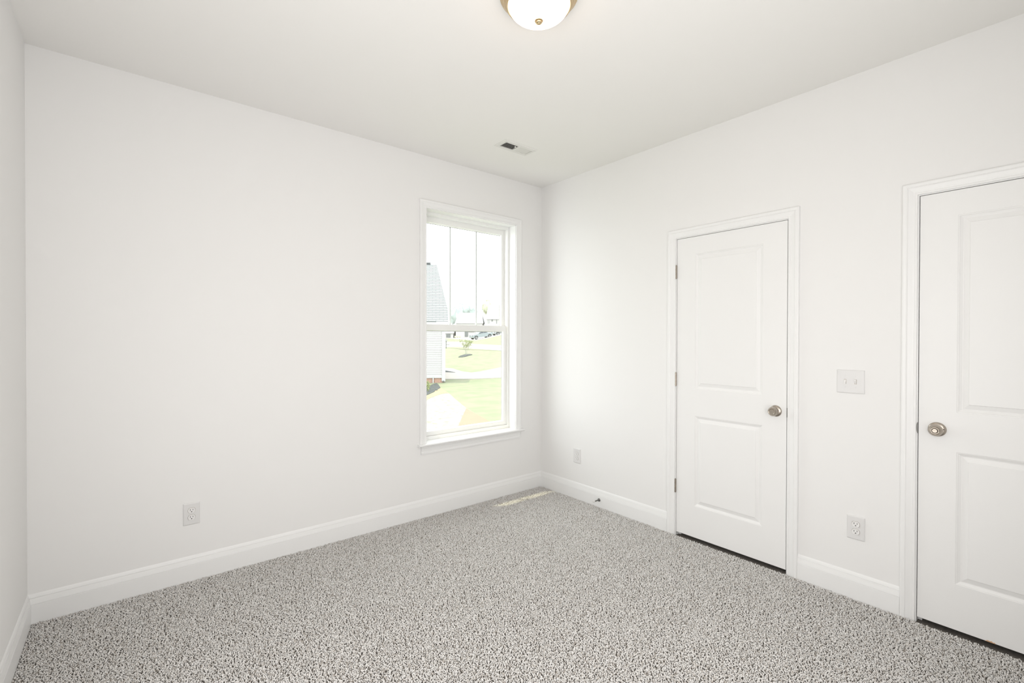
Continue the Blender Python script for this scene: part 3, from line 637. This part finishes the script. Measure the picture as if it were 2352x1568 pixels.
# vehicles
def wheel(root, x, y, z, r):
    o = MB().lathe([(r*.62, -.10), (r*.95, -.11), (r, -.07), (r, .07), (r*.95, .11), (r*.62, .10)], (x, y, z), 'y', 28).build('wheel', Mt['tyre'], root)
    b = MB().lathe([(.05, -.125), (.09, -.12), (r*.50, -.112), (r*.62, -.118), (r*.62, .10)], (x, y, z), 'y', 24)
    b.build('rim', Mt['rim'], o)
def body(prof, hw, arches, r):
    """side profile (x,z) extruded across, with round wheel arches cut in the lower edge"""
    low = []
    return MB().extrude_y(prof, -hw, hw)
def arch(cx_, r, zlow):
    return [(cx_+r*math.cos(a), max(zlow, .38+r*math.sin(a))) for a in [PI*(1-i/10) for i in range(11)]]
def vehicle(name, px, py, d, yaw, m, label, cat, truck=True):
    v = oroot(name, px, py, d, RZ+yaw); v.rotation_euler[1] = -R(6.5); v.scale = (.92, .92, .92)
    sq = lambda L_: [(x if abs(x) < 1.72 else math.copysign(1.72+(abs(x)-1.72)*.66, x), z) for x, z in L_]
    zl_ = .34
    lower = [(-2.75, zl_+.12)]+arch(-1.72, .50, zl_)+arch(1.72, .50, zl_)+[(2.80, zl_+.16)]
    if truck: upper = [(2.85, .62), (2.85, 1.18), (.72, 1.20), (-.98, 1.22), (-2.45, 1.08), (-2.78, .95), (-2.82, .6)]
    else: upper = [(2.75, .62), (2.72, .95), (2.3, 1.0), (-1.0, .98), (-2.45, .85), (-2.75, .7)]
    MB().extrude_y(sq(lower)[:0]+[sq([lower[0]])[0]]+lower[1:-1]+[sq([lower[-1]])[0]]+sq(upper), -.95, .95).build('body', m, v)
    if truck: cab = [(-1.05, 1.19), (-.35, 1.80), (.55, 1.86), (1.05, 1.82), (1.35, 1.19)]
    else: cab = [(-1.1, .96), (-.3, 1.42), (1.0, 1.44), (2.2, .98)]
    MB().extrude_y(cab, -.84, .84).build('cab', m, v)
    zc_ = cab[0][1]
    sd = [(-.72, zc_+.06), (-.22, cab[1][1]-.10), (.22, cab[1][1]-.07), (.22, zc_+.06)]; sd2 = [(.30, zc_+.06), (.30, cab[1][1]-.07), (.92, cab[1][1]-.09), (1.08, zc_+.06)]
    for s_ in (sd, sd2): MB().extrude_y(s_, -.855, .855).build('side_window', Mt['tint'], v)
    MB().add([(-.99, -.72, zc_+.05), (-.99, .72, zc_+.05), (-.40, .66, cab[1][1]-.05), (-.40, -.66, cab[1][1]-.05), (-1.02, -.72, zc_+.05), (-1.02, .72, zc_+.05), (-.44, .66, cab[1][1]-.05), (-.44, -.66, cab[1][1]-.05)], [(0, 1, 2, 3), (4, 5, 6, 7), (0, 1, 5, 4), (1, 2, 6, 5), (2, 3, 7, 6), (3, 0, 4, 7)]).build('windscreen', Mt['tint'], v)
    for y in (-1.02, 1.02): MB().box(-.82, -.66, y-.10, y+.10, zc_+.05, zc_+.24, .02).build('side_mirror', Mt['tyre'], v)
    for y in (-.62, .62): MB().box(-2.47, -2.36, y-.2, y+.2, .80, .98, .02).build('headlight', Mt['tint'], v)
    MB().box(-2.53, -2.38, -.93, .93, .42, .60, .03).build('bumper', Mt['rim'], v)
    for x in (-1.72, 1.72):
        for y in (-.86, .86): wheel(v, x, y, .38, .39)
    return tag(v, label, cat)
vehicle('pickup_truck', 1105.5, 777.6, 96.5, R(32), Mt['truck'], 'pale blue pickup truck parked on the sloping driveway', 'truck')
vehicle('car', 1154.0, 768.6, 101.5, R(32), Mt['car'], 'grey car parked behind the pale blue truck', 'car', False)
